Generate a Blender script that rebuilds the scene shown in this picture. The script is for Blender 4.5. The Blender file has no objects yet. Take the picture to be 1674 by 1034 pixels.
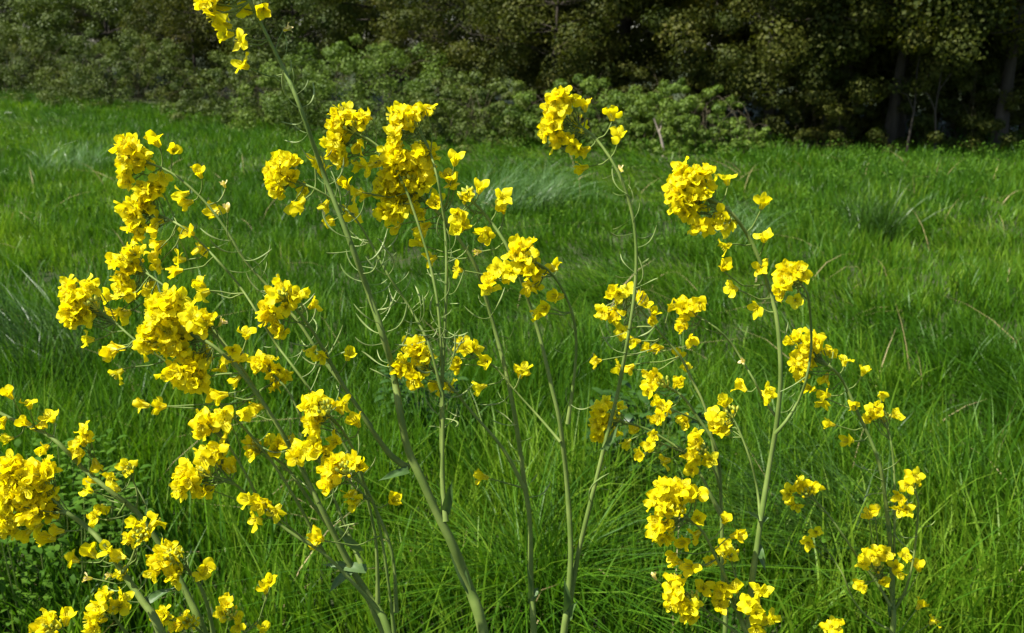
import bpy, math, random
import numpy as np
from mathutils import Vector, Matrix, Quaternion

R = math.radians
SC = bpy.context.scene
COL = SC.collection
rng = random.Random(11)
NR = np.random.default_rng(11)

# ------------------------------------------------------------------ camera, sky, sun, exposure
CAM_H, PITCH, FPX = 1.60, R(16.7), 1450.0           # focal length in photo pixels (photo 1674 x 1034)
cam_d = bpy.data.cameras.new('camera')
cam = bpy.data.objects.new('camera', cam_d)
COL.objects.link(cam)
cam.location = (0, 0, CAM_H)
cam.rotation_euler = (math.pi / 2 - PITCH, 0, 0)
cam_d.sensor_width = 36.0
cam_d.lens = 36.0 * FPX / 1674.0
cam_d.clip_start, cam_d.clip_end = 0.02, 2000
cam_d.dof.use_dof = True
cam_d.dof.focus_distance = 1.05
cam_d.dof.aperture_fstop = 11.0
SC.camera = cam

SUN_EL, SUN_AZ = R(56), R(-112)                       # azimuth clockwise from +Y (view direction): from the left
world = bpy.data.worlds.new('World')
SC.world = world
world.use_nodes = True
wn = world.node_tree.nodes
bg = wn['Background']
sky = wn.new('ShaderNodeTexSky')
sky.sky_type = 'NISHITA'
sky.sun_disc = False
sky.sun_elevation = SUN_EL
sky.sun_rotation = SUN_AZ
world.node_tree.links.new(sky.outputs[0], bg.inputs[0])
bg.inputs[1].default_value = 0.07

sun_d = bpy.data.lights.new('sun', 'SUN')
sun_d.energy = 4.6
sun_d.angle = R(0.55)
sun_d.color = (1.0, 0.955, 0.88)
sun = bpy.data.objects.new('sun', sun_d)
COL.objects.link(sun)
sdir = Vector((math.sin(SUN_AZ) * math.cos(SUN_EL), math.cos(SUN_AZ) * math.cos(SUN_EL), math.sin(SUN_EL)))
sun.rotation_euler = sdir.to_track_quat('Z', 'Y').to_euler()
sun.location = sdir * 30

SC.view_settings.view_transform = 'Standard'
SC.view_settings.look = 'None'
SC.view_settings.exposure = 1.3
SC.view_settings.gamma = 1.0
SC.view_settings.use_curve_mapping = False
try:
    SC.cycles.max_bounces = 5
    SC.cycles.diffuse_bounces = 3
    SC.cycles.glossy_bounces = 1
    SC.cycles.transparent_max_bounces = 4
    SC.cycles.use_adaptive_sampling = True
except Exception:
    pass

FW = Vector((0, math.cos(PITCH), -math.sin(PITCH)))
UP = Vector((0, math.sin(PITCH), math.cos(PITCH)))
RT = Vector((1, 0, 0))
CAMP = Vector((0, 0, CAM_H))


def at(px, py, d):
    """world point seen at photo pixel px,py at forward depth d (metres)"""
    return CAMP + (RT * ((px - 837) / FPX) + UP * ((517 - py) / FPX) + FW) * d


def at_ground(px, py, z=0.0):
    v = RT * ((px - 837) / FPX) + UP * ((517 - py) / FPX) + FW
    return CAMP + v * ((z - CAM_H) / v.z)


# ------------------------------------------------------------------ helpers
def np_mesh(name, verts, faces, mats=None, fmat=None, smooth=True, attr=None):
    verts = np.asarray(verts, dtype=np.float32)
    faces = np.asarray(faces, dtype=np.int32)
    k = faces.shape[1]
    me = bpy.data.meshes.new(name)
    me.vertices.add(len(verts))
    me.vertices.foreach_set('co', verts.ravel())
    me.loops.add(faces.size)
    me.loops.foreach_set('vertex_index', faces.ravel())
    me.polygons.add(len(faces))
    me.polygons.foreach_set('loop_start', np.arange(0, faces.size, k, dtype=np.int32))
    me.polygons.foreach_set('loop_total', np.full(len(faces), k, dtype=np.int32))
    if smooth:
        me.polygons.foreach_set('use_smooth', np.ones(len(faces), dtype=bool))
    if attr is not None:
        a = me.attributes.new('rnd', 'FLOAT', 'POINT')
        a.data.foreach_set('value', np.asarray(attr, dtype=np.float32))
    for m in (mats or []):
        me.materials.append(m)
    if fmat is not None:
        me.polygons.foreach_set('material_index', np.asarray(fmat, dtype=np.int32))
    me.update(calc_edges=True)
    return me


class MB:
    """collects tubes and sheets; quads only (triangles repeat a vertex-free quad is avoided by splitting)"""
    def __init__(self):
        self.v, self.f, self.m = [], [], []

    def grid(self, P, mi=0):
        """P: rows of points"""
        n0 = len(self.v)
        rows, cols = len(P), len(P[0])
        for r in P:
            self.v.extend(r)
        for i in range(rows - 1):
            for j in range(cols - 1):
                a = n0 + i * cols + j
                self.f.append((a, a + 1, a + cols + 1, a + cols))
                self.m.append(mi)

    def tube(self, pts, rad, n=7, mi=0, close_tip=True):
        pts = [Vector(p) for p in pts]
        t0 = (pts[1] - pts[0]).normalized()
        ref = Vector((0, 1, 0)) if abs(t0.y) < 0.9 else Vector((1, 0, 0))
        u = (ref - t0 * ref.dot(t0)).normalized()
        rows = []
        L = len(pts)
        for i, p in enumerate(pts):
            t = (pts[min(i + 1, L - 1)] - pts[max(i - 1, 0)])
            t = t.normalized() if t.length > 1e-9 else t0
            u = (u - t * u.dot(t)).normalized()
            w = t.cross(u)
            r = rad[i]
            rows.append([tuple(p + (u * math.cos(2 * math.pi * k / n) + w * math.sin(2 * math.pi * k / n)) * r) for k in range(n)] )
        n0 = len(self.v)
        for r in rows:
            self.v.extend(r)
        for i in range(L - 1):
            for k in range(n):
                a, b = n0 + i * n + k, n0 + i * n + (k + 1) % n
                self.f.append((a, b, b + n, a + n))
                self.m.append(mi)

    def mesh(self, name, mats, smooth=True):
        return np_mesh(name, np.array([tuple(v) for v in self.v]), np.array(self.f), mats, self.m, smooth)


def link(name, me, parent=None, mw=None, **props):
    o = bpy.data.objects.new(name, me)
    COL.objects.link(o)
    if parent is not None:
        o.parent = parent
    if mw is not None:
        o.matrix_basis = mw
    for k, v in props.items():
        o[k] = v
    return o


def thing(name, label, cat, loc=(0, 0, 0), group=None, rz=0.0, scale=None):
    o = bpy.data.objects.new(name, None)
    o.empty_display_size = 0.1
    COL.objects.link(o)
    o.location = loc
    o.rotation_euler = (0, 0, rz)
    if scale:
        o.scale = scale
    o['label'] = label
    o['category'] = cat
    if group:
        o['group'] = group
    return o


# ------------------------------------------------------------------ materials
def leafy(name, c1, c2, c3=None, trans=0.35, rough=0.5, spec=0.35, pscale=1.2, use_rnd=False, objrnd=False, tcol=None, amt=1.0):
    m = bpy.data.materials.new(name)
    m.use_nodes = True
    nt = m.node_tree
    n = nt.nodes
    l = nt.links
    for x in list(n):
        n.remove(x)
    out = n.new('ShaderNodeOutputMaterial')
    ge = n.new('ShaderNodeNewGeometry')
    no = n.new('ShaderNodeTexNoise')
    no.inputs['Scale'].default_value = pscale
    no.inputs['Detail'].default_value = 3
    l.new(ge.outputs['Position'], no.inputs['Vector'])
    ramp = n.new('ShaderNodeValToRGB')
    e = ramp.color_ramp.elements
    e[0].position, e[0].color = 0.33, (*c1, 1)
    e[1].position, e[1].color = 0.67, (*c2, 1)
    if c3:
        x = e.new(0.9)
        x.color = (*c3, 1)
    fac = no.outputs['Fac']
    if use_rnd or objrnd:
        if use_rnd:
            at_ = n.new('ShaderNodeAttribute')
            at_.attribute_name = 'rnd'
            r = at_.outputs['Fac']
        else:
            oi = n.new('ShaderNodeObjectInfo')
            r = oi.outputs['Random']
        mx = n.new('ShaderNodeMix')
        mx.inputs['Factor'].default_value = 0.5 * amt
        l.new(fac, mx.inputs[2])
        l.new(r, mx.inputs[3])
        fac = mx.outputs[0]
    l.new(fac, ramp.inputs['Fac'])
    pb = n.new('ShaderNodeBsdfPrincipled')
    pb.inputs['Roughness'].default_value = rough
    pb.inputs['Specular IOR Level'].default_value = spec
    l.new(ramp.outputs['Color'], pb.inputs['Base Color'])
    tr = n.new('ShaderNodeBsdfTranslucent')
    hs = n.new('ShaderNodeMix')
    hs.data_type = 'RGBA'
    hs.blend_type = 'MULTIPLY'
    hs.inputs['Factor'].default_value = 1.0
    l.new(ramp.outputs['Color'], hs.inputs[6])
    hs.inputs[7].default_value = (*(tcol or (1.15, 1.2, 0.55)), 1)
    l.new(hs.outputs[2], tr.inputs['Color'])
    ms = n.new('ShaderNodeMixShader')
    ms.inputs[0].default_value = trans
    l.new(pb.outputs[0], ms.inputs[1])
    l.new(tr.outputs[0], ms.inputs[2])
    l.new(ms.outputs[0], out.inputs['Surface'])
    return m


def solid(name, c1, c2, scale=6, rough=0.7, bump=0.0, stretch=None, spec=0.3):
    m = bpy.data.materials.new(name)
    m.use_nodes = True
    nt = m.node_tree
    n, l = nt.nodes, nt.links
    pb = n['Principled BSDF']
    tc = n.new('ShaderNodeTexCoord')
    vec = tc.outputs['Object']
    if stretch:
        mp = n.new('ShaderNodeMapping')
        mp.inputs['Scale'].default_value = stretch
        l.new(vec, mp.inputs['Vector'])
        vec = mp.outputs[0]
    no = n.new('ShaderNodeTexNoise')
    no.inputs['Scale'].default_value = scale
    no.inputs['Detail'].default_value = 5
    l.new(vec, no.inputs['Vector'])
    ramp = n.new('ShaderNodeValToRGB')
    e = ramp.color_ramp.elements
    e[0].position, e[0].color = 0.3, (*c1, 1)
    e[1].position, e[1].color = 0.7, (*c2, 1)
    l.new(no.outputs['Fac'], ramp.inputs['Fac'])
    l.new(ramp.outputs['Color'], pb.inputs['Base Color'])
    pb.inputs['Roughness'].default_value = rough
    pb.inputs['Specular IOR Level'].default_value = spec
    if bump:
        bp = n.new('ShaderNodeBump')
        bp.inputs['Strength'].default_value = bump
        bp.inputs['Distance'].default_value = 0.02
        l.new(no.outputs['Fac'], bp.inputs['Height'])
        l.new(bp.outputs[0], pb.inputs['Normal'])
    return m


M_PETAL = leafy('petal', (0.90, 0.75, 0.004), (0.93, 0.84, 0.008), (0.94, 0.87, 0.035), trans=0.58, rough=0.5, spec=0.2, pscale=60, objrnd=True, tcol=(1.0, 1.0, 0.5))
M_WILT = leafy('wilted_petal', (0.75, 0.58, 0.22), (0.85, 0.72, 0.38), trans=0.3, pscale=80)
M_SEPAL = leafy('sepal', (0.60, 0.57, 0.03), (0.76, 0.68, 0.04), trans=0.25, pscale=80)
M_BUD = leafy('bud', (0.30, 0.38, 0.04), (0.55, 0.52, 0.05), trans=0.15, pscale=120)
M_STEM = leafy('rape_stem', (0.095, 0.150, 0.026), (0.165, 0.220, 0.050), (0.23, 0.25, 0.085), trans=0.0, rough=0.6, spec=0.2, pscale=30)
M_POD = leafy('seed_pod', (0.15, 0.23, 0.05), (0.25, 0.31, 0.10), trans=0.12, rough=0.5, pscale=30)
M_RLEAF = leafy('rape_leaf', (0.055, 0.115, 0.025), (0.10, 0.17, 0.045), trans=0.25, rough=0.5, pscale=20)
M_GRASS = leafy('grass_blade', (0.040, 0.116, 0.005), (0.084, 0.192, 0.006), (0.155, 0.260, 0.016), trans=0.40, rough=0.45, spec=0.25, pscale=0.55, use_rnd=True, amt=1.5)
M_GRASSP = leafy('pale_grass_blade', (0.085, 0.18, 0.05), (0.14, 0.24, 0.085), trans=0.3, rough=0.35, spec=0.45, pscale=3, use_rnd=True)
M_GRASSD = leafy('dark_grass_blade', (0.024, 0.068, 0.006), (0.05, 0.115, 0.009), trans=0.3, rough=0.4, pscale=3, use_rnd=True)
M_STRAW = leafy('straw', (0.25, 0.20, 0.08), (0.42, 0.34, 0.16), trans=0.15, rough=0.6, pscale=8, use_rnd=True)
M_WEED = leafy('weed_leaf', (0.040, 0.102, 0.007), (0.075, 0.155, 0.011), trans=0.3, rough=0.65, spec=0.1, pscale=2.5, use_rnd=True)
M_NETTLE = leafy('nettle_leaf', (0.022, 0.062, 0.007), (0.045, 0.105, 0.013), trans=0.25, rough=0.4, pscale=2.5, use_rnd=True)
M_BRAMBLE = leafy('bramble_leaf', (0.042, 0.070, 0.007), (0.095, 0.130, 0.014), (0.135, 0.125, 0.028), trans=0.22, rough=0.6, spec=0.25, pscale=0.9, use_rnd=True)
M_BRAMBLEG = leafy('fresh_bramble_leaf', (0.050, 0.095, 0.007), (0.110, 0.172, 0.015), (0.15, 0.17, 0.03), trans=0.25, rough=0.6, spec=0.25, pscale=0.9, use_rnd=True)
M_TREE = leafy('tree_leaf', (0.030, 0.045, 0.006), (0.072, 0.080, 0.010), (0.115, 0.088, 0.022), trans=0.3, rough=0.6, spec=0.15, pscale=0.7, use_rnd=True)
M_SPRING = leafy('young_tree_leaf', (0.14, 0.16, 0.008), (0.27, 0.26, 0.012), (0.26, 0.18, 0.03), trans=0.5, rough=0.5, pscale=0.8, use_rnd=True)
M_BARK = solid('bark', (0.022, 0.018, 0.012), (0.06, 0.05, 0.036), scale=7, rough=0.9, bump=0.8, stretch=(1, 1, 0.2))
M_TWIG = solid('twig', (0.04, 0.034, 0.018), (0.09, 0.075, 0.04), scale=9, rough=0.85)
M_DEAD = solid('dead_wood', (0.22, 0.18, 0.13), (0.38, 0.32, 0.25), scale=12, rough=0.85, bump=0.4)
M_WHITE = leafy('white_petal', (0.72, 0.74, 0.68), (0.82, 0.82, 0.78), trans=0.3, pscale=50, tcol=(1, 1, 0.9))
M_SOIL = solid('meadow_soil', (0.020, 0.030, 0.008), (0.045, 0.060, 0.016), scale=1.5, rough=0.95, bump=0.4)


# ------------------------------------------------------------------ the ground
def gz(x, y):
    return (0.05 * np.sin(x * 0.45 + 0.6) * np.cos(y * 0.33) + 0.035 * np.sin(x * 1.1 + y * 0.8)
            + np.clip(-x - 4, 0, 30) * np.clip(y - 9, 0, 30) * 0.0021) * np.clip((y - 1.0) / 3, 0, 1)


def ground():
    g = np.concatenate([-np.geomspace(400, 21, 14), np.arange(-20, 20.1, 0.5), np.geomspace(21, 400, 14)])
    h = np.concatenate([-np.geomspace(200, 4, 8), np.arange(-3, 36.1, 0.5), np.geomspace(37, 600, 14)])
    X, Y = np.meshgrid(g, h)
    Z = gz(np.clip(X, -34, 34), np.clip(Y, 0, 40))
    V = np.stack([X, Y, Z], -1).reshape(-1, 3)
    nc = len(g)
    i = np.arange(len(h) - 1)[:, None] * nc + np.arange(nc - 1)[None, :]
    i = i.ravel()
    F = np.stack([i, i + 1, i + nc + 1, i + nc], 1)
    link('ground', np_mesh('ground', V, F, [M_SOIL]), kind='structure')


ground()


# ------------------------------------------------------------------ grass: template tufts, then scattered as stuff
def blades(n, spread, hmin, hmax, wmin, wmax, lean, droop, seg=4, seed=0, bias=(-0.25, 0.0)):
    r = np.random.default_rng(seed)
    t = np.linspace(0, 1, seg + 1)
    V, F, A = [], [], []
    for b in range(n):
        a = r.uniform(0, 2 * math.pi)
        rad = spread * math.sqrt(r.uniform())
        bx, by = rad * math.cos(a), rad * math.sin(a)
        h = r.uniform(hmin, hmax)
        w = r.uniform(wmin, wmax) * 0.5
        d = r.uniform(0, 2 * math.pi)
        k = abs(r.normal(lean, lean * 0.5))
        lx = math.cos(d) * k + bias[0] * r.uniform(0.3, 1.2)
        ly = math.sin(d) * k + bias[1]
        dr = droop * r.uniform(0.2, 1.5)
        hx = h * (lx * t + lx * dr * t ** 3 * 1.5)
        hy = h * (ly * t + ly * dr * t ** 3 * 1.5)
        hz = h * (t - 0.5 * min(1.5, dr * math.hypot(lx, ly) * 1.6) * t ** 3)
        tw = r.uniform(0, math.pi) + 0.8 * t
        ww = w * np.clip(1.15 - t ** 1.8 * 1.13, 0.03, 1)
        cx, cy = np.cos(tw) * ww, np.sin(tw) * ww
        L = np.stack([bx + hx - cx, by + hy - cy, hz], 1)
        Rr = np.stack([bx + hx + cx, by + hy + cy, hz], 1)
        n0 = b * 2 * (seg + 1)
        V.append(np.stack([L, Rr], 1).reshape(-1, 3))
        for s in range(seg):
            q = n0 + 2 * s
            F.append((q, q + 1, q + 3, q + 2))
        A.append(np.full(2 * (seg + 1), r.uniform()))
    return np.concatenate(V), np.array(F), np.concatenate(A)


def rosette(n, hmin, hmax, lsize, spread, seed):
    """low broad-leaved meadow herb: leaf sheets on short stalks"""
    r = np.random.default_rng(seed)
    V, F, A = [], [], []
    for b in range(n):
        a = r.uniform(0, 2 * math.pi)
        rad = spread * math.sqrt(r.uniform())
        h = r.uniform(hmin, hmax)
        c = np.array([rad * math.cos(a), rad * math.sin(a), h])
        d = np.array([math.cos(a + r.normal(0, 0.6)), math.sin(a + r.normal(0, 0.6)), r.normal(0.05, 0.3)])
        d /= np.linalg.norm(d)
        s = np.cross(d, [0, 0, 1.0])
        s /= np.linalg.norm(s) + 1e-9
        u = np.cross(s, d)
        Ln = lsize * r.uniform(0.6, 1.3)
        wd = Ln * r.uniform(0.22, 0.36)
        n0 = b * 8
        pr = []
        for tt, ww, dz in ((0, 0.15, 0), (0.33, 1, 0.06), (0.7, 0.75, 0.02), (1, 0.05, -0.12)):
            m = c + d * (tt * Ln) + u * dz * Ln
            pr += [m - s * wd * ww + u * 0.05 * Ln * ww, m + s * wd * ww + u * 0.05 * Ln * ww]
        V.append(np.array(pr))
        for k in range(3):
            q = n0 + 2 * k
            F.append((q, q + 1, q + 3, q + 2))
        A.append(np.full(8, r.uniform()))
    return np.concatenate(V), np.array(F), np.concatenate(A)


def vnoise(x, y, s, seed):
    """cheap smooth value noise 0..1"""
    r = np.random.default_rng(seed).uniform(0, 1, (64, 64))
    x, y = x * s + 500, y * s + 500
    xi, yi = np.floor(x).astype(int), np.floor(y).astype(int)
    fx, fy = x - xi, y - yi
    fx, fy = fx * fx * (3 - 2 * fx), fy * fy * (3 - 2 * fy)
    g = lambda a, b: r[a % 64, b % 64]
    return (g(xi, yi) * (1 - fx) + g(xi + 1, yi) * fx) * (1 - fy) + (g(xi, yi + 1) * (1 - fx) + g(xi + 1, yi + 1) * fx) * fy


def edge_y(x):
    """meadow edge in front of the hedge and the wood"""
    return np.interp(x, [-30, -14, -9, -4, -1.5, 2.5, 5.0, 8, 12, 20], [30, 26.5, 22.5, 18.0, 15.8, 14.2, 13.8, 13.2, 12.8, 12.5])


def leaf_cloud(C, sig, nl, size, seed, center=(0, 0, 0), up=0.35):
    """C: clump centres (K,3); leaves gathered round them; rhombic leaves folded at the midrib"""
    r = np.random.default_rng(seed)
    K = len(C)
    ci = r.integers(0, K, nl)
    off = r.normal(0, 1, (nl, 3))
    off /= np.linalg.norm(off, axis=1)[:, None] + 1e-9
    rad = r.uniform(0.25, 1, nl) ** 0.6
    P = C[ci] + off * rad[:, None] * sig[ci][:, None] * np.array([1, 1, 0.75])
    nrm = off * 1.1 + r.normal(0, 0.42, (nl, 3)) + np.array([0, 0, up])
    nrm /= np.linalg.norm(nrm, axis=1)[:, None] + 1e-9
    d = r.normal(0, 1, (nl, 3)) + np.array([0, 0, -0.4])
    d -= nrm * np.sum(d * nrm, 1)[:, None]
    d /= np.linalg.norm(d, axis=1)[:, None] + 1e-9
    s = np.cross(nrm, d)
    L = (size * r.uniform(0.6, 1.35, nl))[:, None]
    w = L * r.uniform(0.28, 0.42, nl)[:, None]
    a = P - d * L * 0.5
    b = P + s * w + nrm * L * 0.08
    c = P + d * L * 0.5
    e = P - s * w + nrm * L * 0.08
    V = np.stack([a, b, c, e], 1).reshape(-1, 3)
    i = np.arange(nl) * 4
    F = np.concatenate([np.stack([i, i + 1, i + 2], 1), np.stack([i, i + 2, i + 3], 1)])
    clr = r.uniform(0, 1, K)
    A = np.repeat(np.clip(0.5 * r.uniform(0, 1, nl) + 0.5 * clr[ci], 0, 1), 4)
    return V, F, A


def blade_field(P, h, w, lx, ly, droop, seg, A, seed):
    """many grass blades at once: one ribbon each, rooted at P, leaning by lx,ly, drooping at the tip"""
    r = np.random.default_rng(seed)
    n = len(P)
    t = np.linspace(0, 1, seg + 1)[None, :]
    h, w, lx, ly, droop = (q[:, None] for q in (h, w, lx, ly, droop))
    k = np.hypot(lx, ly)
    X = P[:, 0:1] + h * lx * (t + droop * t ** 3 * 1.4)
    Y = P[:, 1:2] + h * ly * (t + droop * t ** 3 * 1.4)
    Z = P[:, 2:3] + h * (t - 0.5 * np.minimum(1.5, droop * k * 1.7) * t ** 3) / np.sqrt(1 + 0.5 * k * k)
    tw = r.uniform(0, math.pi, n)[:, None] + r.normal(0, 0.8, n)[:, None] * t
    ww = 0.5 * w * np.clip(1.12 - t ** 1.8 * 1.10, 0.02, 1)
    cx, cy = np.cos(tw) * ww, np.sin(tw) * ww
    V = np.stack([np.stack([X - cx, Y - cy, Z], -1), np.stack([X + cx, Y + cy, Z], -1)], 2).reshape(-1, 3)
    q = (np.arange(n) * 2 * (seg + 1))[:, None] + 2 * np.arange(seg)[None, :]
    q = q.ravel()
    F = np.stack([q, q + 1, q + 3, q + 2], 1)
    return V, F, np.repeat(A, 2 * (seg + 1))


def grass_band(y0, y1, tufts, per, sig, hs, w0, w1, seg, seed):
    r = np.random.default_rng(seed)
    hw = 0.60 * y1 + 0.9
    n = int((y1 - y0) * 2 * hw * tufts)
    x, y = r.uniform(-hw, hw, n), r.uniform(y0, y1, n)
    k = (np.abs(x) < 0.60 * y + 0.9) & (y < edge_y(x) + 1.0)
    x, y = x[k], y[k]
    n = len(x)
    hn = 0.35 * vnoise(x, y, 0.8, 1) + 0.65 * vnoise(x, y, 2.6, 4)          # tall and short stands
    wn_ = vnoise(x, y, 0.5, 2)                                             # laid by the wind here and there
    tint = 0.25 * vnoise(x, y, 0.45, 8) + 0.35 * vnoise(x, y, 2.2, 9) + 0.40 * r.uniform(size=n)
    th = hs * (0.55 + 0.75 * np.clip(1.6 * hn - 0.3, 0, 1)) * r.uniform(0.75, 1.2, n)
    i = np.repeat(np.arange(n), per)
    m = len(i)
    px = x[i] + r.normal(0, sig, m)
    py = y[i] + r.normal(0, sig, m)
    P = np.stack([px, py, gz(px, py) - 0.01], 1)
    h = th[i] * r.uniform(0.45, 1.15, m)
    w = r.uniform(w0, w1, m)
    a = r.uniform(0, 2 * math.pi, m)
    q = np.abs(r.normal(0.20, 0.14, m))
    ta = r.uniform(0, 2 * math.pi, n)[i]
    lean = (np.clip((wn_ - 0.50) * 2.6, 0.03, 1.0) * np.clip((y - 1.0) / 6, 0.25, 1))[i]
    lx = np.cos(a) * q + 0.16 * np.cos(ta) - 0.55 * lean * r.uniform(0.4, 1.2, m)
    ly = np.sin(a) * q + 0.16 * np.sin(ta) - 0.12 * lean
    dr = 0.15 + 0.9 * lean * r.uniform(0.2, 1.3, m) + 0.3 * r.uniform(size=m)
    A = np.clip(0.5 + 1.9 * (tint[i] - 0.5) + 0.42 * (r.uniform(size=m) - 0.5), 0, 1)
    return blade_field(P, h, w, lx, ly, dr, seg, A, seed + 1)


def make_grass():
    V, F, A = [], [], []
    n0 = 0
    for b in ((0.9, 2.0, 80, 14, 0.05, 0.30, 0.004, 0.008, 3, 21),
              (2.0, 4.2, 150, 22, 0.045, 0.38, 0.004, 0.011, 5, 22),
              (4.2, 7.5, 76, 20, 0.06, 0.26, 0.006, 0.011, 4, 23),
              (7.5, 12.0, 50, 20, 0.085, 0.21, 0.008, 0.015, 3, 24),
              (12.0, 28.0, 30, 15, 0.11, 0.22, 0.012, 0.022, 2, 25)):
        v, f, a = grass_band(*b)
        V.append(v)
        F.append(f + n0)
        A.append(a)
        n0 += len(v)
    link('meadow_grass', np_mesh('meadow_grass', np.concatenate(V), np.concatenate(F), [M_GRASS], attr=np.concatenate(A)), kind='stuff',
         label='long green meadow grass covering the whole field', category='grass')
    # dry blades and stalks
    r = np.random.default_rng(77)
    n = 320
    y = 2.0 + 11 * r.uniform(size=n) ** 1.3
    x = r.uniform(-1, 1, n) * (0.60 * y + 0.7)
    v, f, a = blade_field(np.stack([x, y, gz(x, y)], 1), r.uniform(0.2, 0.5, n), 0.003 + 0.0006 * y, r.normal(-0.25, 0.6, n), r.normal(0, 0.5, n), r.uniform(0.2, 1.2, n), 4, r.uniform(0, 1, n), 78)
    link('dry_grass', np_mesh('dry_grass', v, f, [M_STRAW], attr=a), kind='stuff', label='dry straw-coloured blades mixed into the green grass', category='grass')
    # small broad leaves of low herbs in patches
    n = 9000
    y = 6.5 + 14.5 * r.uniform(size=n) ** 0.9
    x = r.uniform(-1, 1, n) * (0.60 * y + 0.7)
    k = ((vnoise(x, y, 0.75, 5) > 0.66) & (r.uniform(size=n) < np.clip(y / 9, 0.2, 1))) | (y > edge_y(x) - 1.2)
    x, y = x[k], y[k]
    n = len(x)
    C = np.stack([x, y, gz(x, y) + r.uniform(0.06, 0.30, n)], 1)
    v, f, a = leaf_cloud(C, r.uniform(0.05, 0.11, n), n * 6, 0.030, 79, up=0.2)
    link('meadow_herbs', np_mesh('meadow_herbs', v, f, [M_WEED], attr=a, smooth=False), kind='stuff',
         label='low broad-leaved green herbs growing among the meadow grass', category='ground cover')


make_grass()


# ------------------------------------------------------------------ foliage for hedge and wood
def dome_clumps(rx, ry, h, K, seed, lo=-0.05):
    r = np.random.default_rng(seed)
    a = r.uniform(0, 2 * math.pi, K)
    zz = r.uniform(lo, 1, K)
    q = np.sqrt(np.clip(1 - zz ** 2, 0.02, 1))
    f = np.where(r.uniform(size=K) < 0.7, r.uniform(0.8, 1.12, K), r.uniform(0.4, 0.8, K))
    C = np.stack([rx * q * np.cos(a) * f, ry * q * np.sin(a) * f, np.clip(h * zz * f, 0.06, None)], 1)
    sig = r.uniform(0.09, 0.20, K) * (rx + h) * 0.42
    return C, sig


def canes(rx, ry, h, n, seed, rad=0.006):
    """arching bramble canes"""
    r = random.Random(seed)
    mb = MB()
    for k in range(n):
        a = r.uniform(0, 6.28)
        x0, y0 = rx * 0.6 * r.random() * math.cos(a), ry * 0.6 * r.random() * math.sin(a)
        b = r.uniform(0, 6.28)
        ln = r.uniform(0.5, 1.0)
        pts, rd = [], []
        for i in range(8):
            t = i / 7
            pts.append((x0 + math.cos(b) * rx * ln * t, y0 + math.sin(b) * ry * ln * t,
                        h * r.uniform(1.0, 1.02) * (2.9 * t * (1 - t * 0.86) * r.uniform(0.97, 1.03)) * (0.75 + 0.5 * ((k * 37) % 10) / 10)))
            rd.append(rad * (1 - 0.75 * t))
        mb.tube(pts, rd, n=4)
    return mb.mesh('canes', [M_TWIG])


BUSH_CACHE = {}


def bush(name, label, px0, px1, base_d, top_py, mat, seed, nl=15000, depth=1.6, cat='bush', size=0.06, K=95):
    """bush spanning photo columns px0..px1 at distance base_d, reaching up to photo row top_py"""
    cx = ((px0 + px1) / 2 - 837) / FPX * base_d
    rx = abs(px1 - px0) / 2 / FPX * base_d * 1.06
    # height from row of the top
    v = UP * ((517 - top_py) / FPX) + FW
    h = CAM_H + v.z / v.y * base_d
    o = thing(name, label, cat, (cx, base_d + depth * 0.6, float(gz(np.array(cx), np.array(base_d))) - 0.03), group='bushes along the field edge')
    C, sig = dome_clumps(rx, depth, h * 0.95, int(K * 1.7), seed)
    V, F, A = leaf_cloud(C, sig * 0.85, int(nl * 1.5), size * 0.75, seed + 1, up=0.25)
    V[:, 2] = np.abs(V[:, 2])
    link('foliage', np_mesh('foliage', V, F, [mat], attr=A, smooth=False), o)
    link('canes', canes(rx, depth, h * 0.8, 24, seed), o)
    return o


bush('bramble_bush', 'olive bramble mound at the far left edge of the field', -160, 130, 24.5, 58, M_BRAMBLE, 101, nl=17000)
bush('bramble_bush', 'brownish bramble mound second from the left, behind the raised grass', 70, 330, 22.5, 62, M_BRAMBLE, 111, nl=17000)
bush('bramble_bush', 'low dark bramble behind the tall plant stem', 270, 500, 19.0, 92, M_BRAMBLE, 121, nl=14000, K=80)
bush('bramble_bush', 'fresh green bramble mound rising right of the tall plant stem', 400, 760, 17.2, 52, M_BRAMBLEG, 131, nl=26000, K=130)
bush('bramble_bush', 'olive bramble mound in the middle of the field edge', 650, 900, 15.4, 112, M_BRAMBLE, 141, nl=17000)
bush('bramble_bush', 'green bramble mound behind the tall right-leaning flower stem', 820, 1075, 14.6, 122, M_BRAMBLEG, 151, nl=17000)
bush('bramble_bush', 'bright green low bramble ending at the dark wood', 1010, 1235, 14.2, 138, M_BRAMBLEG, 161, nl=15000)
bush('bramble_bush', 'small leafy bramble tip at the right end of the hedge', 1150, 1262, 14.0, 186, M_BRAMBLEG, 171, nl=6000, K=45, depth=0.8)


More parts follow.
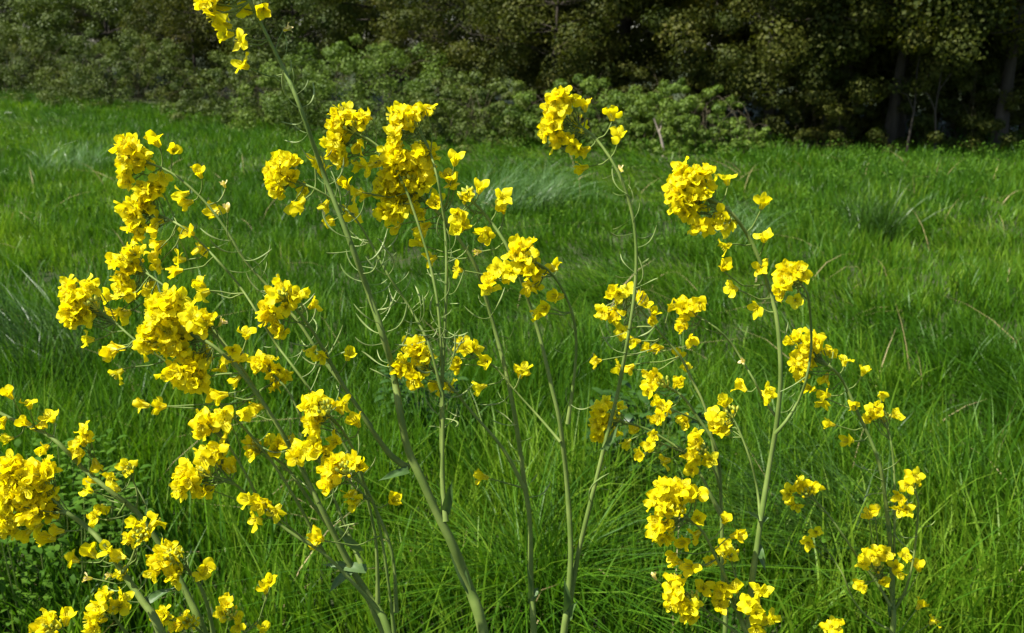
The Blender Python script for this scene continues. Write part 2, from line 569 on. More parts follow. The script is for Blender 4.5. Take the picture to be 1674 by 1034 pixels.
# taller shrubs and trees: three tree kinds, three shrub kinds, copied
def limb_tree(mb, base, h, r0, rnd, nl, spread, lean=(0, 0)):
    pts, rd = [], []
    for i in range(10):
        t = i / 9
        pts.append((base[0] + lean[0] * t + 0.10 * math.sin(3 * t + rnd.random()) * t, base[1] + lean[1] * t + 0.08 * math.cos(4 * t), h * t - 0.1))
        rd.append(r0 * (1.25 - 0.35 * min(1, t * 6)) * (1 - 0.8 * t))
    mb.tube(pts, rd, n=9)
    for k in range(nl):
        t = rnd.uniform(0.36, 0.92)
        i = int(t * 9)
        p = Vector(pts[i])
        a = rnd.uniform(0, 6.28)
        ln = spread * rnd.uniform(0.5, 1.0) * (1.1 - 0.6 * t)
        rise = rnd.uniform(-0.15, 0.7)
        q, qr = [], []
        for j in range(6):
            s = j / 5
            q.append((p.x + math.cos(a) * ln * s + 0.08 * math.sin(7 * s + k), p.y + math.sin(a) * ln * s + 0.08 * math.cos(6 * s + k),
                      p.z + ln * rise * s * (1 - 0.4 * s)))
            qr.append(max(0.006, rd[i] * 0.42 * (1 - 0.85 * s)))
        mb.tube(q, qr, n=5)
        for w in range(3):
            j = rnd.randint(2, 5)
            b = a + rnd.uniform(-1.2, 1.2)
            l2 = ln * rnd.uniform(0.2, 0.45)
            tw = [(q[j][0] + math.cos(b) * l2 * s, q[j][1] + math.sin(b) * l2 * s, q[j][2] + l2 * rnd.uniform(-0.1, 0.5) * s) for s in (0, 0.35, 0.7, 1)]
            mb.tube(tw, [0.012, 0.009, 0.006, 0.003], n=4)


def tree_meshes(seed, h, rx, zc, rz, r0, nleaf, mat, size, nl=26, K=120, low=0.0):
    rnd = random.Random(seed)
    mb = MB()
    limb_tree(mb, (0, 0), h * 0.92, r0, rnd, nl, rx * 0.95)
    r = np.random.default_rng(seed)
    d = r.normal(0, 1, (K, 3))
    d /= np.linalg.norm(d, axis=1)[:, None]
    f = r.uniform(0.35, 1.0, K) ** 0.6
    C = d * f[:, None] * np.array([rx, rx, rz]) + np.array([0, 0, zc])
    C[:, 2] = np.clip(C[:, 2], low, None)
    sig = r.uniform(0.28, 0.55, K)
    V, F, A = leaf_cloud(C, sig, nleaf, size, seed + 3, up=0.2)
    return mb.mesh('trunk', [M_BARK]), np_mesh('crown', V, F, [mat], attr=A, smooth=False)


TREES = [
    tree_meshes(201, 8.0, 2.6, 4.0, 3.9, 0.19, 60000, M_TREE, 0.066, low=0.5, K=150),
    tree_meshes(202, 7.0, 2.3, 3.4, 3.3, 0.12, 54000, M_TREE, 0.060, low=0.35, K=140),
    tree_meshes(203, 6.5, 2.4, 4.3, 2.6, 0.11, 40000, M_SPRING, 0.055, low=1.75, K=150),
    tree_meshes(204, 4.6, 2.1, 2.1, 2.3, 0.06, 46000, M_BRAMBLE, 0.06, low=0.15, nl=34, K=150),
    tree_meshes(205, 5.0, 2.0, 2.3, 2.5, 0.06, 48000, M_TREE, 0.062, low=0.15, nl=34, K=150),
]


def plant_tree(kind, px, y, label, name='woodland_tree', cat='tree', rz=None, s=1.0, group='trees and tall shrubs behind the field', x=None):
    x = (px - 837) / FPX * y * 1.02 if x is None else x
    o = thing(name, label, cat, (x, y, float(gz(np.array(np.clip(x, -34, 34)), np.array(y)))), group=group,
              rz=rng.uniform(0, 6.28) if rz is None else rz, scale=(s * rng.uniform(0.9, 1.1),) * 2 + (s,))
    link('trunk', TREES[kind][0], o)
    link('crown', TREES[kind][1], o)
    return o


plant_tree(0, 1352, 15.6, 'tall dark tree with the thickest trunk in the right-hand wood', rz=0.4)
plant_tree(1, 1452, 15.2, 'dark slender-trunked tree right of the thickest trunk', rz=1.2)
plant_tree(2, 1610, 14.7, 'tree with fresh yellow-green leaves in the top right corner', rz=2.2)
plant_tree(1, 1690, 15.6, 'dark tree cut by the right edge of the picture', rz=3.0)
plant_tree(1, 1235, 16.4, 'dark tree where the bramble hedge meets the wood', rz=4.0)
plant_tree(2, 1440, 14.9, 'yellowish young-leaved tree leaning out over the field before the slender trunk', rz=0.7)
plant_tree(2, 1150, 18.0, 'yellowish young-leaved tree behind the right end of the brambles', rz=5.1)
plant_tree(0, 1010, 19.5, 'dark olive tree behind the middle brambles, right of the tall flower head', rz=0.9)
plant_tree(4, 905, 18.6, 'dark tall shrub behind the middle brambles', 'tall_shrub', 'shrub', rz=2.0)
plant_tree(4, 770, 20.5, 'shaded tall shrub right of the fresh green bramble mound', 'tall_shrub', 'shrub', rz=3.3)
plant_tree(0, 660, 24.0, 'tall dark tree above the fresh green bramble mound', rz=5.5)
plant_tree(3, 500, 23.5, 'brownish tall shrub directly behind the top of the tall plant', 'tall_shrub', 'shrub', rz=1.1)
plant_tree(4, 350, 25.5, 'dark tall shrub left of the topmost flowers', 'tall_shrub', 'shrub', rz=2.9)
plant_tree(3, 215, 27.5, 'olive twiggy shrub in the hedge at upper left', 'tall_shrub', 'shrub', rz=0.3)
plant_tree(3, 60, 28.5, 'olive brown shrub in the top left corner', 'tall_shrub', 'shrub', rz=4.4)
plant_tree(3, -110, 29.5, 'olive shrub cut by the left edge of the picture', 'tall_shrub', 'shrub', rz=5.6)
# second row, closing the view
BACK = ['background tree behind the right edge of the wood', 'background tree behind the yellow-green corner tree', 'background tree behind the slender dark trunk',
        'background tree behind the thickest trunk', 'background tree behind the right end of the brambles', 'background tree above the tall right-leaning flower head',
        'background tree right of the fresh green bramble mound', 'background tree above the paired flower heads at top centre', 'background tree just right of the topmost flowers',
        'background tree left of the topmost flowers', 'background tree above the second bramble mound from the left', 'background tree in the top left corner']
for i, (px, y, k) in enumerate([(1760, 19, 0), (1560, 19.5, 0), (1430, 20, 0), (1300, 21, 0), (1120, 23, 0), (930, 25, 0), (800, 27, 0), (600, 29, 0), (430, 31, 0), (270, 33, 0), (110, 34, 0), (-60, 35, 0)]):
    plant_tree(k, px, y, BACK[i], s=1.15, group='background trees closing the view')
    plant_tree(4, px + 75, y - 1.2, BACK[i].replace('tree', 'shrub', 1), 'background_shrub', 'shrub', s=1.0, group='background shrubs closing the view')
bush('undergrowth_shrub', 'shaded leafy undergrowth behind the right end of the brambles', 1060, 1330, 17.0, 95, M_TREE, 211, nl=14000, cat='shrub', K=70)
bush('undergrowth_shrub', 'shaded leafy undergrowth behind the middle brambles', 880, 1120, 17.0, 80, M_TREE, 221, nl=14000, cat='shrub', K=70)
bush('undergrowth_shrub', 'shaded leafy undergrowth under the thickest trunk', 1260, 1470, 14.9, 78, M_TREE, 181, nl=18000, cat='shrub', K=90)
bush('undergrowth_shrub', 'shaded leafy undergrowth at the right edge of the wood', 1450, 1730, 14.6, 70, M_TREE, 191, nl=24000, cat='shrub', K=110)

# pale dead stick leaning in the brambles
o = thing('dead_branch', 'pale bare dead stick leaning out of the brambles', 'branch', ((1076 - 837) / FPX * 14.0, 13.9, float(gz(np.array(2.2), np.array(13.9)))))
mb = MB()
mb.tube([(0.05, 0, -0.05), (0.03, 0, 0.15), (-0.02, 0, 0.32), (-0.08, 0.02, 0.46), (-0.13, 0.02, 0.58)], [0.022, 0.021, 0.018, 0.013, 0.007], n=7)
mb.tube([(-0.04, 0, 0.37), (-0.01, 0.03, 0.46), (0.0, 0.05, 0.55)], [0.012, 0.009, 0.004], n=5)
link('stick', mb.mesh('stick', [M_DEAD]), o)
# thin pale stems at the foot of the wood
for px, y, lab, lean in ((1462, 14.3, 'thin grey sapling stem at the foot of the wood, left one', 0.05), (1508, 14.2, 'thin grey sapling stem at the foot of the wood, right one', -0.08)):
    x = (px - 837) / FPX * y * 1.02
    o = thing('sapling', lab, 'sapling', (x, y, float(gz(np.array(x), np.array(y)))), group='sapling stems at the foot of the wood')
    mb = MB()
    mb.tube([(0, 0, -0.05), (lean * 0.3, 0, 0.3), (lean, 0.02, 0.7), (lean * 0.6, 0.05, 1.3), (lean * 1.5, 0.1, 2.0)], [0.022, 0.019, 0.016, 0.011, 0.005], n=6)
    mb.tube([(lean, 0.02, 0.7), (lean - 0.15, 0, 0.95), (lean - 0.42, 0, 1.05)], [0.014, 0.010, 0.004], n=5)
    mb.tube([(lean * 0.7, 0.04, 1.0), (lean + 0.15, 0, 1.25), (lean + 0.4, 0.05, 1.4)], [0.012, 0.008, 0.004], n=5)
    link('trunk', mb.mesh('trunk', [M_BARK]), o)
    V, F, A = leaf_cloud(np.array([(lean - 0.3, 0, 1.1), (lean + 0.3, 0, 1.4), (lean, 0.1, 1.7), (lean * 1.5, 0.1, 2.0)]), np.array([0.2, 0.25, 0.3, 0.3]), 500, 0.06, int(px))
    link('crown', np_mesh('crown', V, F, [M_TREE], attr=A, smooth=False), o)


# ------------------------------------------------------------------ tussocks and weeds one can pick out
def tussock(px, py, label, mat, n, spread, h0, h1, w, lean, droop, bias, seed, name='grass_tussock'):
    p = at_ground(px, py)
    o = thing(name, label, 'grass tussock', (p.x, p.y, float(gz(np.array(p.x), np.array(p.y)))), group='grass tussocks in the meadow')
    b = blades(n, spread, h0, h1, w * 0.6, w, lean, droop, seg=6, seed=seed, bias=bias)
    link('blades', np_mesh('blades', b[0], b[1], [mat], attr=b[2]), o)


tussock(845, 345, 'pale silvery wind-blown grass tussock behind the middle flower heads', M_GRASSP, 420, 0.45, 0.40, 0.72, 0.008, 0.35, 0.9, (0.45, -0.1), 301)
tussock(115, 290, 'pale silvery grass tussock far left of the flower heads', M_GRASSP, 260, 0.45, 0.35, 0.60, 0.008, 0.4, 0.8, (0.2, 0), 302)
tussock(1430, 400, 'dark green grass tussock standing alone on the right of the field', M_GRASSD, 300, 0.20, 0.40, 0.68, 0.008, 0.35, 0.5, (0, 0), 303)
tussock(880, 1010, 'bright arching grass tussock between the middle stems at the bottom', M_GRASS, 330, 0.10, 0.35, 0.60, 0.006, 0.55, 1.2, (0.05, -0.1), 304)
tussock(1190, 395, 'pale grass tussock left of the dark curved flower stem', M_GRASSP, 160, 0.35, 0.30, 0.5, 0.007, 0.45, 0.9, (0.35, 0), 305)
tussock(1420, 960, 'dark wind-laid grass tussock at the bottom right', M_GRASSD, 380, 0.22, 0.35, 0.60, 0.006, 0.3, 0.9, (-0.7, 0.1), 306)
tussock(60, 640, 'dark grass tussock at the left edge, leaning left', M_GRASSD, 380, 0.30, 0.4, 0.7, 0.007, 0.3, 0.8, (-0.6, 0.1), 307)


def weed(px, py, label, mat, n, stems, h, spread, ls, seed, name='leafy_weed'):
    p = at_ground(px, py)
    o = thing(name, label, 'weed', (p.x, p.y, float(gz(np.array(p.x), np.array(p.y)))), group='leafy weeds in the grass')
    r = random.Random(seed)
    mb = MB()
    b = rosette(n, 0.04, h, ls, spread, seed)
    for k in range(stems):
        a = r.uniform(0, 6.28)
        q = spread * math.sqrt(r.random())
        x, y = q * math.cos(a), q * math.sin(a)
        mb.tube([(x * 0.7, y * 0.7, -0.02), (x * 0.9, y * 0.9, h * 0.5), (x, y, h * r.uniform(0.8, 1))], [0.003, 0.0025, 0.0015], n=4)
    link('stalks', mb.mesh('stalks', [M_STEM]), o)
    link('leaves', np_mesh('leaves', b[0], b[1], [mat], attr=b[2]), o)


weed(60, 985, 'bushy fine-leaved green weed in the bottom left corner', M_WEED, 1500, 34, 0.42, 0.34, 0.032, 401)
weed(1050, 830, 'dark leafy weed clump between the middle and right plants', M_NETTLE, 420, 22, 0.40, 0.20, 0.050, 402)
weed(690, 745, 'small dark leafy weed behind the thick stem', M_NETTLE, 260, 12, 0.36, 0.16, 0.05, 403)
weed(1330, 940, 'bright leafy weed patch between the two right plants', M_WEED, 300, 16, 0.24, 0.22, 0.034, 404)


def umbel(px, py, label, seed):
    p = at_ground(px, py)
    o = thing('white_wildflower', label, 'wildflower', (p.x, p.y, float(gz(np.array(p.x), np.array(p.y)))), group='white wildflowers in the grass')
    r = random.Random(seed)
    mb = MB()
    mb.tube([(0, 0, 0), (0.01, 0, 0.3), (0, 0.01, 0.52)], [0.004, 0.003, 0.002], n=5)
    fl = MB()
    for k in range(14):
        a, q = r.uniform(0, 6.28), 0.055 * math.sqrt(r.random())
        x, y, z = q * math.cos(a), q * math.sin(a), 0.58 - q * 0.3
        mb.tube([(0, 0.01, 0.52), (x * 0.7, y * 0.7, z - 0.02), (x, y, z)], [0.0012, 0.001, 0.0008], n=3)
        for j in range(5):
            b = j * 1.257 + a
            c, s = math.cos(b), math.sin(b)
            fl.grid([[(x, y, z), (x + 0.004 * c - 0.004 * s, y + 0.004 * s + 0.004 * c, z + 0.003)],
                     [(x + 0.004 * c + 0.004 * s, y + 0.004 * s - 0.004 * c, z + 0.003), (x + 0.012 * c, y + 0.012 * s, z + 0.004)]])
    link('stem', mb.mesh('stem', [M_STEM]), o)
    link('flowers', fl.mesh('flowers', [M_WHITE]), o)


umbel(23, 248, 'tiny white wildflower in the grass at the far left', 1)
umbel(6, 272, 'tiny white wildflower cut by the left edge of the picture', 2)


# ------------------------------------------------------------------ rape flowers: meshes shared by all flowers
def petal_rows(length, width, open_a, cup, twist, r, claw=0.0048, rows=6, cols=5):
    """one petal growing along +X from the axis, opening by open_a from the vertical"""
    P = []
    ph = r.uniform(0, 6.28)
    ph2 = r.uniform(0, 6.28)
    amp = r.uniform(0.05, 0.13)
    for i in range(rows):
        t = i / (rows - 1)
        w = width * (0.20 + 0.80 * math.sin(min(1.0, t * 1.12) ** 0.8 * math.pi * 0.80)) * (1.0 if t < 0.99 else 0.72)
        row = []
        for j in range(cols):
            s = j / (cols - 1) * 2 - 1
            # along: claw rises, then limb bends outward
            a = open_a * min(1.0, t * 2.2) + 0.35 * cup * t
            rr = 0.0012 + length * t * math.sin(a) * 0.92
            zz = claw * min(1, t * 5) + length * t * math.cos(a) * 0.92
            edge = 1 - 0.16 * s * s * t
            rr *= edge
            y = s * w * 0.5
            nz = -0.10 * length * s * s * cup + amp * length * (math.sin(2.6 * s + ph + 3 * t) + 0.6 * math.sin(5 * t + ph2 - 1.5 * s)) * t + twist * s * length * 0.22 * t
            # offset along petal normal
            rr2 = rr - nz * math.cos(a)
            zz2 = zz + nz * math.sin(a)
            row.append((rr2, y, zz2))
        P.append(row)
    return P


def flower_mesh(name, openness, seed, wilt=False):
    r = random.Random(seed)
    mb = MB()
    for k in range(4):
        a = k * math.pi / 2 + r.uniform(-0.4, 0.4)
        op = R(18 + 62 * openness) * r.uniform(0.55, 1.25)
        rows = petal_rows(r.uniform(0.0100, 0.0128) * (0.75 if wilt else 1), r.uniform(0.0076, 0.0104) * (0.55 if wilt else 1), op, r.uniform(-0.6, 0.9), r.uniform(-0.9, 0.9), r)
        c, s = math.cos(a), math.sin(a)
        mb.grid([[(x * c - y * s, x * s + y * c, z) for (x, y, z) in row] for row in rows], 0)
    for k in range(4):      # sepals
        a = k * math.pi / 2 + math.pi / 4
        c, s = math.cos(a), math.sin(a)
        row = []
        for t, w in ((0, 0.0008), (0.4, 0.0014), (0.8, 0.0011), (1, 0.0002)):
            q = 0.0010 + 0.0035 * t * (0.4 + 0.6 * openness)
            z = 0.0068 * t
            row.append([(q * c + w * s, q * s - w * c, z), (q * c - w * s, q * s + w * c, z)])
        mb.grid(row, 1)
    for k in range(6):      # stamens
        a = k * math.pi / 3 + 0.3
        q = 0.0018 + 0.0016 * openness
        mb.tube([(0, 0, 0.003), (q * 0.6 * math.cos(a), q * 0.6 * math.sin(a), 0.007), (q * math.cos(a), q * math.sin(a), 0.0105)], [0.0003, 0.0003, 0.0007], n=3, mi=1)
    return mb.mesh(name, [M_WILT if wilt else M_PETAL, M_SEPAL])


FLOWERS = [flower_mesh('flower', o, 500 + i) for i, o in enumerate((1.0, 0.95, 0.9, 0.85, 0.75, 0.7, 0.6, 0.9, 0.8, 1.0))]
CUPS = [flower_mesh('flower', o, 540 + i) for i, o in enumerate((0.30, 0.42, 0.22, 0.5, 0.36, 0.55))]
WILTS = [flower_mesh('flower', o, 560 + i, True) for i, o in enumerate((0.25, 0.5))]


def bud_mesh(seed, n=11):
    r = random.Random(seed)
    mb = MB()
    for k in range(n):
        a = k * 2.4
        q = 0.0085 * math.sqrt((k + 0.3) / n)
        x, y, z = q * math.cos(a), q * math.sin(a), 0.010 - q * 0.55
        d = Vector((x * 0.9, y * 0.9, 0.012)).normalized()
        L = r.uniform(0.0045, 0.007)
        pts = [Vector((x * 0.2, y * 0.2, 0)), Vector((x, y, z))]
        mb.tube(pts, [0.0006, 0.0005], n=3, mi=0)
        p = Vector((x, y, z))
        mb.tube([p, p + d * L * 0.3, p + d * L * 0.7, p + d * L], [0.0004, 0.0017, 0.0016, 0.0003], n=5, mi=1 if k > 6 and r.random() < 0.6 else 0)
    return mb.mesh('bud_cluster', [M_BUD, M_PETAL])


BUDS = [bud_mesh(580), bud_mesh(581), bud_mesh(582)]


def pod_mesh(seed):
    """pedicel leaving along +X, pod curving up to +Z; unit about 45 mm"""
    r = random.Random(seed)
    mb = MB()
    k = r.uniform(0.7, 1.3)
    pts, rd = [], []
    for i in range(9):
        t = i / 8
        pts.append((0.042 * (t - 0.30 * t * t), 0.004 * math.sin(3 * t + seed), 0.004 * t + 0.022 * k * t ** 2.4))
        rd.append(0.00048 if t < 0.42 else (0.00048 + 0.00055 * math.sin((t - 0.4) / 0.6 * math.pi) ** 0.6))
    rd[-1] = 0.0003
    mb.tube(pts, rd, n=5)
    return mb.mesh('seed_pod', [M_POD])


PODS = [pod_mesh(590 + i) for i in range(5)]


def catmull(pts, step):
    """resample a polyline of Vectors smoothly; returns list of points"""
    n = len(pts)
    out = []
    for i in range(n - 1):
        p0, p1, p2, p3 = pts[max(i - 1, 0)], pts[i], pts[i + 1], pts[min(i + 2, n - 1)]
        m = max(2, int((p2 - p1).length / step))
        for k in range(m):
            t = k / m
            out.append(0.5 * ((2 * p1) + (p2 - p0) * t + (2 * p0 - 5 * p1 + 4 * p2 - p3) * t * t + (3 * p1 - p0 - 3 * p2 + p3) * t ** 3))
    out.append(pts[-1])
    return out


def frame_z(direction, roll, loc, s):
    q = direction.to_track_quat('Z', 'Y') @ Quaternion((0, 0, 1), roll)
    return Matrix.Translation(loc) @ q.to_matrix().to_4x4() @ Matrix.Diagonal((s, s, s, 1))


SUNW = (sdir * 0.55 + Vector((-0.35, -0.75, 0.1))).normalized()     # flower faces turn to the light and away from the wind


class Branch:
    pass


def dpt(plant, px, py, off=0.0):
    d = plant['d'] * (1 + 0.09 * (py - 517) / 517) + off
    return at(px, py, d), d


def build_branch(plant, root, spec, main=False):
    """spec: pts [(px,py)...] base->tip, w0,w1 width in photo px, off0,off1 depth offsets, heads, loose, pods, wilt"""
    pts2 = spec['pts']
    n = len(pts2)
    o0, o1 = spec.get('off', (0.0, 0.0))
    P = []
    for i, (px, py) in enumerate(pts2):
        t = i / (n - 1)
        p, _ = dpt(plant, px, py, o0 + (o1 - o0) * t + 0.008 * math.sin(i * 1.7 + px))
        P.append(p)
    nvis = 0
    if main:       # carry the stem on below the picture down to the soil
        a, b = P[0], P[1]
        d = (a - b).normalized()
        base = Vector((a.x + d.x * 0.25, a.y + 0.10, 0.0))
        base.z = float(gz(np.array(base.x), np.array(base.y))) - 0.03
        P = [base, base.lerp(a, 0.35) + Vector((d.x * 0.06, 0.02, 0)), base.lerp(a, 0.72) + Vector((d.x * 0.04, 0, 0))] + P
    C = catmull(P, 0.012)
    dm = plant['d']
    r0, r1 = spec['w0'] / 2 * dm / FPX, spec['w1'] / 2 * dm / FPX
    L = len(C)
    k0 = 0
    if main:
        k0 = min(range(L), key=lambda i: (C[i] - P[3]).length)
    rad = []
    for i in range(L):
        t = max(0.0, (i - k0) / max(1, L - 1 - k0))
        rr = (r0 + (r1 - r0) * t ** 0.6) * 0.88
        if i < k0:
            rr *= 1 + 0.25 * (1 - i / k0)
        if not main and i < 4:
            rr *= 1.0 + 0.35 * (1 - i / 4)
        rad.append(rr * (1 + 0.05 * math.sin(i * 0.9 + r0 * 1e4)))
    mb = MB()
    mb.tube(C, rad, n=9 if main else 7)
    name = 'stem' if main else 'branch'
    flowers = []
    tip = C[-1]
    tdir = (C[-1] - C[max(0, L - 6)]).normalized()

    def pedicel(a, b, arrive, r=0.0007):
        """curved flower stalk from stem point a to flower base b"""
        m = a.lerp(b, 0.5) + Vector((0, 0, -0.10 * (b - a).length)) - arrive * 0.12 * (b - a).length
        q = [a, a.lerp(m, 0.55), m, m.lerp(b, 0.55) - arrive * 0.0015, b]
        mb.tube(catmull(q, 0.006) if (b - a).length > 0.012 else [a, m, b],
                [r] * (len(catmull(q, 0.006)) if (b - a).length > 0.012 else 3), n=4)

    lr = random.Random(int(pts2[-1][0] * 7 + pts2[-1][1] * 3))
    fs = plant.get('fs', 1.0)
    k_px = dm / FPX
    # dense heads: flowers spread over ellipsoids round the tip
    for (cx, cy, rx, ry) in spec.get('heads', []):
        cnt = max(1, int(rx * ry * math.pi / 172.0 * spec.get('dens', 1.0) + 0.5))
        placed = []
        tries = 0
        cen, dd = dpt(plant, cx, cy, o1)
        while len(placed) < cnt and tries < 400:
            tries += 1
            a, q = lr.uniform(0, 6.283), math.sqrt(lr.random()) * (1.3 if lr.random() < 0.22 else 1.0)
            ex, ey = q * math.cos(a), q * math.sin(a)
            depth = math.sqrt(max(0.0, 1 - q * q)) * lr.choice((-1, -1, -1, 0.6)) * lr.uniform(0.3, 1.0)
            p = cen + RT * (ex * max(rx - 8, 3) * k_px) - UP * (ey * max(ry - 8, 3) * k_px) + FW * (depth * 0.9 * min(max(rx, ry), 24) * k_px)
            if any((p - z).length < 0.0078 for z in placed):
                continue
            placed.append(p)
            outd = (p - (cen + FW * 0.004)).normalized()
            face = (outd * 0.75 + SUNW * 0.75 + (p - tip).normalized() * 0.25 + Vector((lr.gauss(0, .5), lr.gauss(0, .5), lr.gauss(0, .5)))).normalized()
            base = p - face * 0.006 * fs
            mesh = lr.choice(FLOWERS) if lr.random() < 0.62 else lr.choice(CUPS)
            flowers.append((mesh, base, face, fs * lr.uniform(0.92, 1.22)))
            ai = max(0, L - 1 - int(abs(lr.gauss(0, 2.2))))
            if (base - C[ai]).length < 0.055:
                pedicel(C[ai], base, face)
            else:      # far lobe of the head: short stalk from its own centre
                pedicel(cen + FW * 0.006, base, face)
        if (cen - tip).length > 0.045:
            j = min(range(L), key=lambda i: (C[i] - cen).length)
            j = max(0, j - 2)
            q = [C[j], C[j].lerp(cen, 0.5) + Vector((0, 0, 0.004)), cen + FW * 0.006]
            mb.tube(catmull(q, 0.006), [0.0011] * len(catmull(q, 0.006)), n=5)
    # single flowers on long stalks
    for it in spec.get('loose', []):
        px, py = it[0], it[1]
        wil = len(it) > 2 and it[2] == 'w'
        j = min(range(L), key=lambda i: (C[i] - dpt(plant, px, py, o0 + (o1 - o0) * i / L)[0]).length)
        off = o0 + (o1 - o0) * j / L + lr.uniform(-0.012, 0.010)
        p, _ = dpt(plant, px, py, off)
        ln = (C[j] - p).length
        back = int(min(ln * 0.65, 0.03) / 0.012)
        a = C[max(0, j - back)]
        dirn = (p - a).normalized() if ln > 1e-6 else tdir
        face = (dirn * 0.9 + SUNW * 0.35 + Vector((lr.gauss(0, .35), lr.gauss(0, .35), lr.gauss(0, .35)))).normalized()
        mesh = lr.choice(WILTS) if wil else (lr.choice(CUPS) if lr.random() < 0.8 else lr.choice(FLOWERS))
        base = p - face * 0.007 * fs
        flowers.append((mesh, base, face, fs * lr.uniform(1.08, 1.35) * (0.65 if wil else 1)))
        pedicel(a, base, face, 0.0008)
    o = link(name, mb.mesh(name, [M_STEM]), root)
    for (mesh, base, face, s) in flowers:
        link('flower', mesh, o, frame_z(face, lr.uniform(0, 6.28), base, s))
    if spec.get('heads') and not spec.get('nobud'):
        link('bud_cluster', lr.choice(BUDS), o, frame_z((tdir + Vector((0, 0, 0.4))).normalized(), lr.uniform(0, 6), tip, fs * 1.1))
    # seed pods: (t0, t1, count) along the branch
    for (t0, t1, cnt) in spec.get('pods', []):
        for k in range(cnt):
            t = t0 + (t1 - t0) * (k + lr.uniform(0, 0.8)) / cnt
            i = min(L - 2, max(1, int(k0 + (L - 1 - k0) * t)))
            ax = (C[i + 1] - C[i - 1]).normalized()
            side = RT * lr.choice((-1, 1)) * lr.uniform(0.5, 1) + FW * lr.uniform(-0.8, 0.8)
            xx = (side - ax * side.dot(ax)).normalized()
            zz = (ax * 0.6 + Vector((0, 0, 0.6)))
            zz = (zz - xx * zz.dot(xx)).normalized()
            yy = zz.cross(xx)
            s = lr.uniform(0.45, 1.25)
            m = Matrix((xx, yy, zz)).transposed().to_4x4()
            link('seed_pod', lr.choice(PODS), o, Matrix.Translation(C[i]) @ m @ Matrix.Rotation(lr.gauss(-0.1, 0.4), 4, 'Y') @ Matrix.Rotation(lr.gauss(0, 0.5), 4, 'X') @ Matrix.Diagonal((s, s, s * lr.uniform(0.2, 1.3), 1)))
    return C


def leaf_mesh(p0, p1, width, bend, wave, seed):
    """lance-shaped clasping leaf between two points"""
    r = random.Random(seed)
    d = p1 - p0
    L = d.length
    t_ = d.normalized()
    s = t_.cross(Vector((r.uniform(-.4, .4), -0.7, 0.7))).normalized()
    u = s.cross(t_).normalized()
    rows = []
    for i in range(9):
        t = i / 8
        w = width * (0.55 * (1 - t) ** 2 + 0.95 * math.sin(math.pi * min(1, t * 0.92 + 0.12)) ** 0.8) * (1 - t ** 5)
        c = p0 + d * t + u * (bend * L * math.sin(math.pi * t * 0.75))
        row = []
        for j in range(5):
            q = j / 2 - 1
            row.append(tuple(c + s * (q * w * 0.5) + u * (0.22 * abs(q) * w + wave * math.sin(9 * t + 2.2 * q) * w * 0.14)))
        rows.append(row)
    mb = MB()
    mb.grid(rows)
    return mb.mesh('leaf', [M_RLEAF])


PLANTS = []


def rape(label, d, branches, leaves=(), fs=1.0):
    plant = dict(d=d, fs=fs)
    px, py = branches[0]['pts'][0]
    root = thing('rapeseed_plant', label, 'flowering plant', (0, 0, 0), group='yellow-flowered rape plants in the foreground')
    C = None
    for i, b in enumerate(branches):
        c = build_branch(plant, root, b, main=(i == 0))
        if i == 0:
            C = c
    base = C[0].copy()
    base.z += 0.03
    root.location = base
    for ch in root.children:
        if ch.parent == root:
            ch.matrix_basis = Matrix.Translation(-base) @ ch.matrix_basis
    for k, (x0, y0, x1, y1, w) in enumerate(leaves):
        p0, _ = dpt(plant, x0, y0)
        p1, _ = dpt(plant, x1, y1, rng.uniform(-0.02, 0.02))
        o = link('leaf', leaf_mesh(p0 - base, p1 - base, w * d / FPX, rng.uniform(0.05, 0.2), 1.0, k + int(x0)), root)
    # large lower leaves near the soil
    k0 = len(C)
    for k in range(4):
        i = min(len(C) - 2, 12 + k * 12)
        a = rng.uniform(0, 6.28)
        p0 = C[i] - base
        p1 = p0 + Vector((math.cos(a) * 0.10, math.sin(a) * 0.06 + 0.04, rng.uniform(-0.05, 0.06)))
        if C[i].z < 0.5:
            link('leaf', leaf_mesh(p0, p1, 0.035, 0.12, 1.3, 900 + k), root)
    return root


def B(pts, w0, w1, heads=(), loose=(), pods=(), off=(0, 0), dens=1.0, nobud=False):
    return dict(pts=pts, w0=w0, w1=w1, heads=heads, loose=loose, pods=pods, off=off, dens=dens, nobud=nobud)


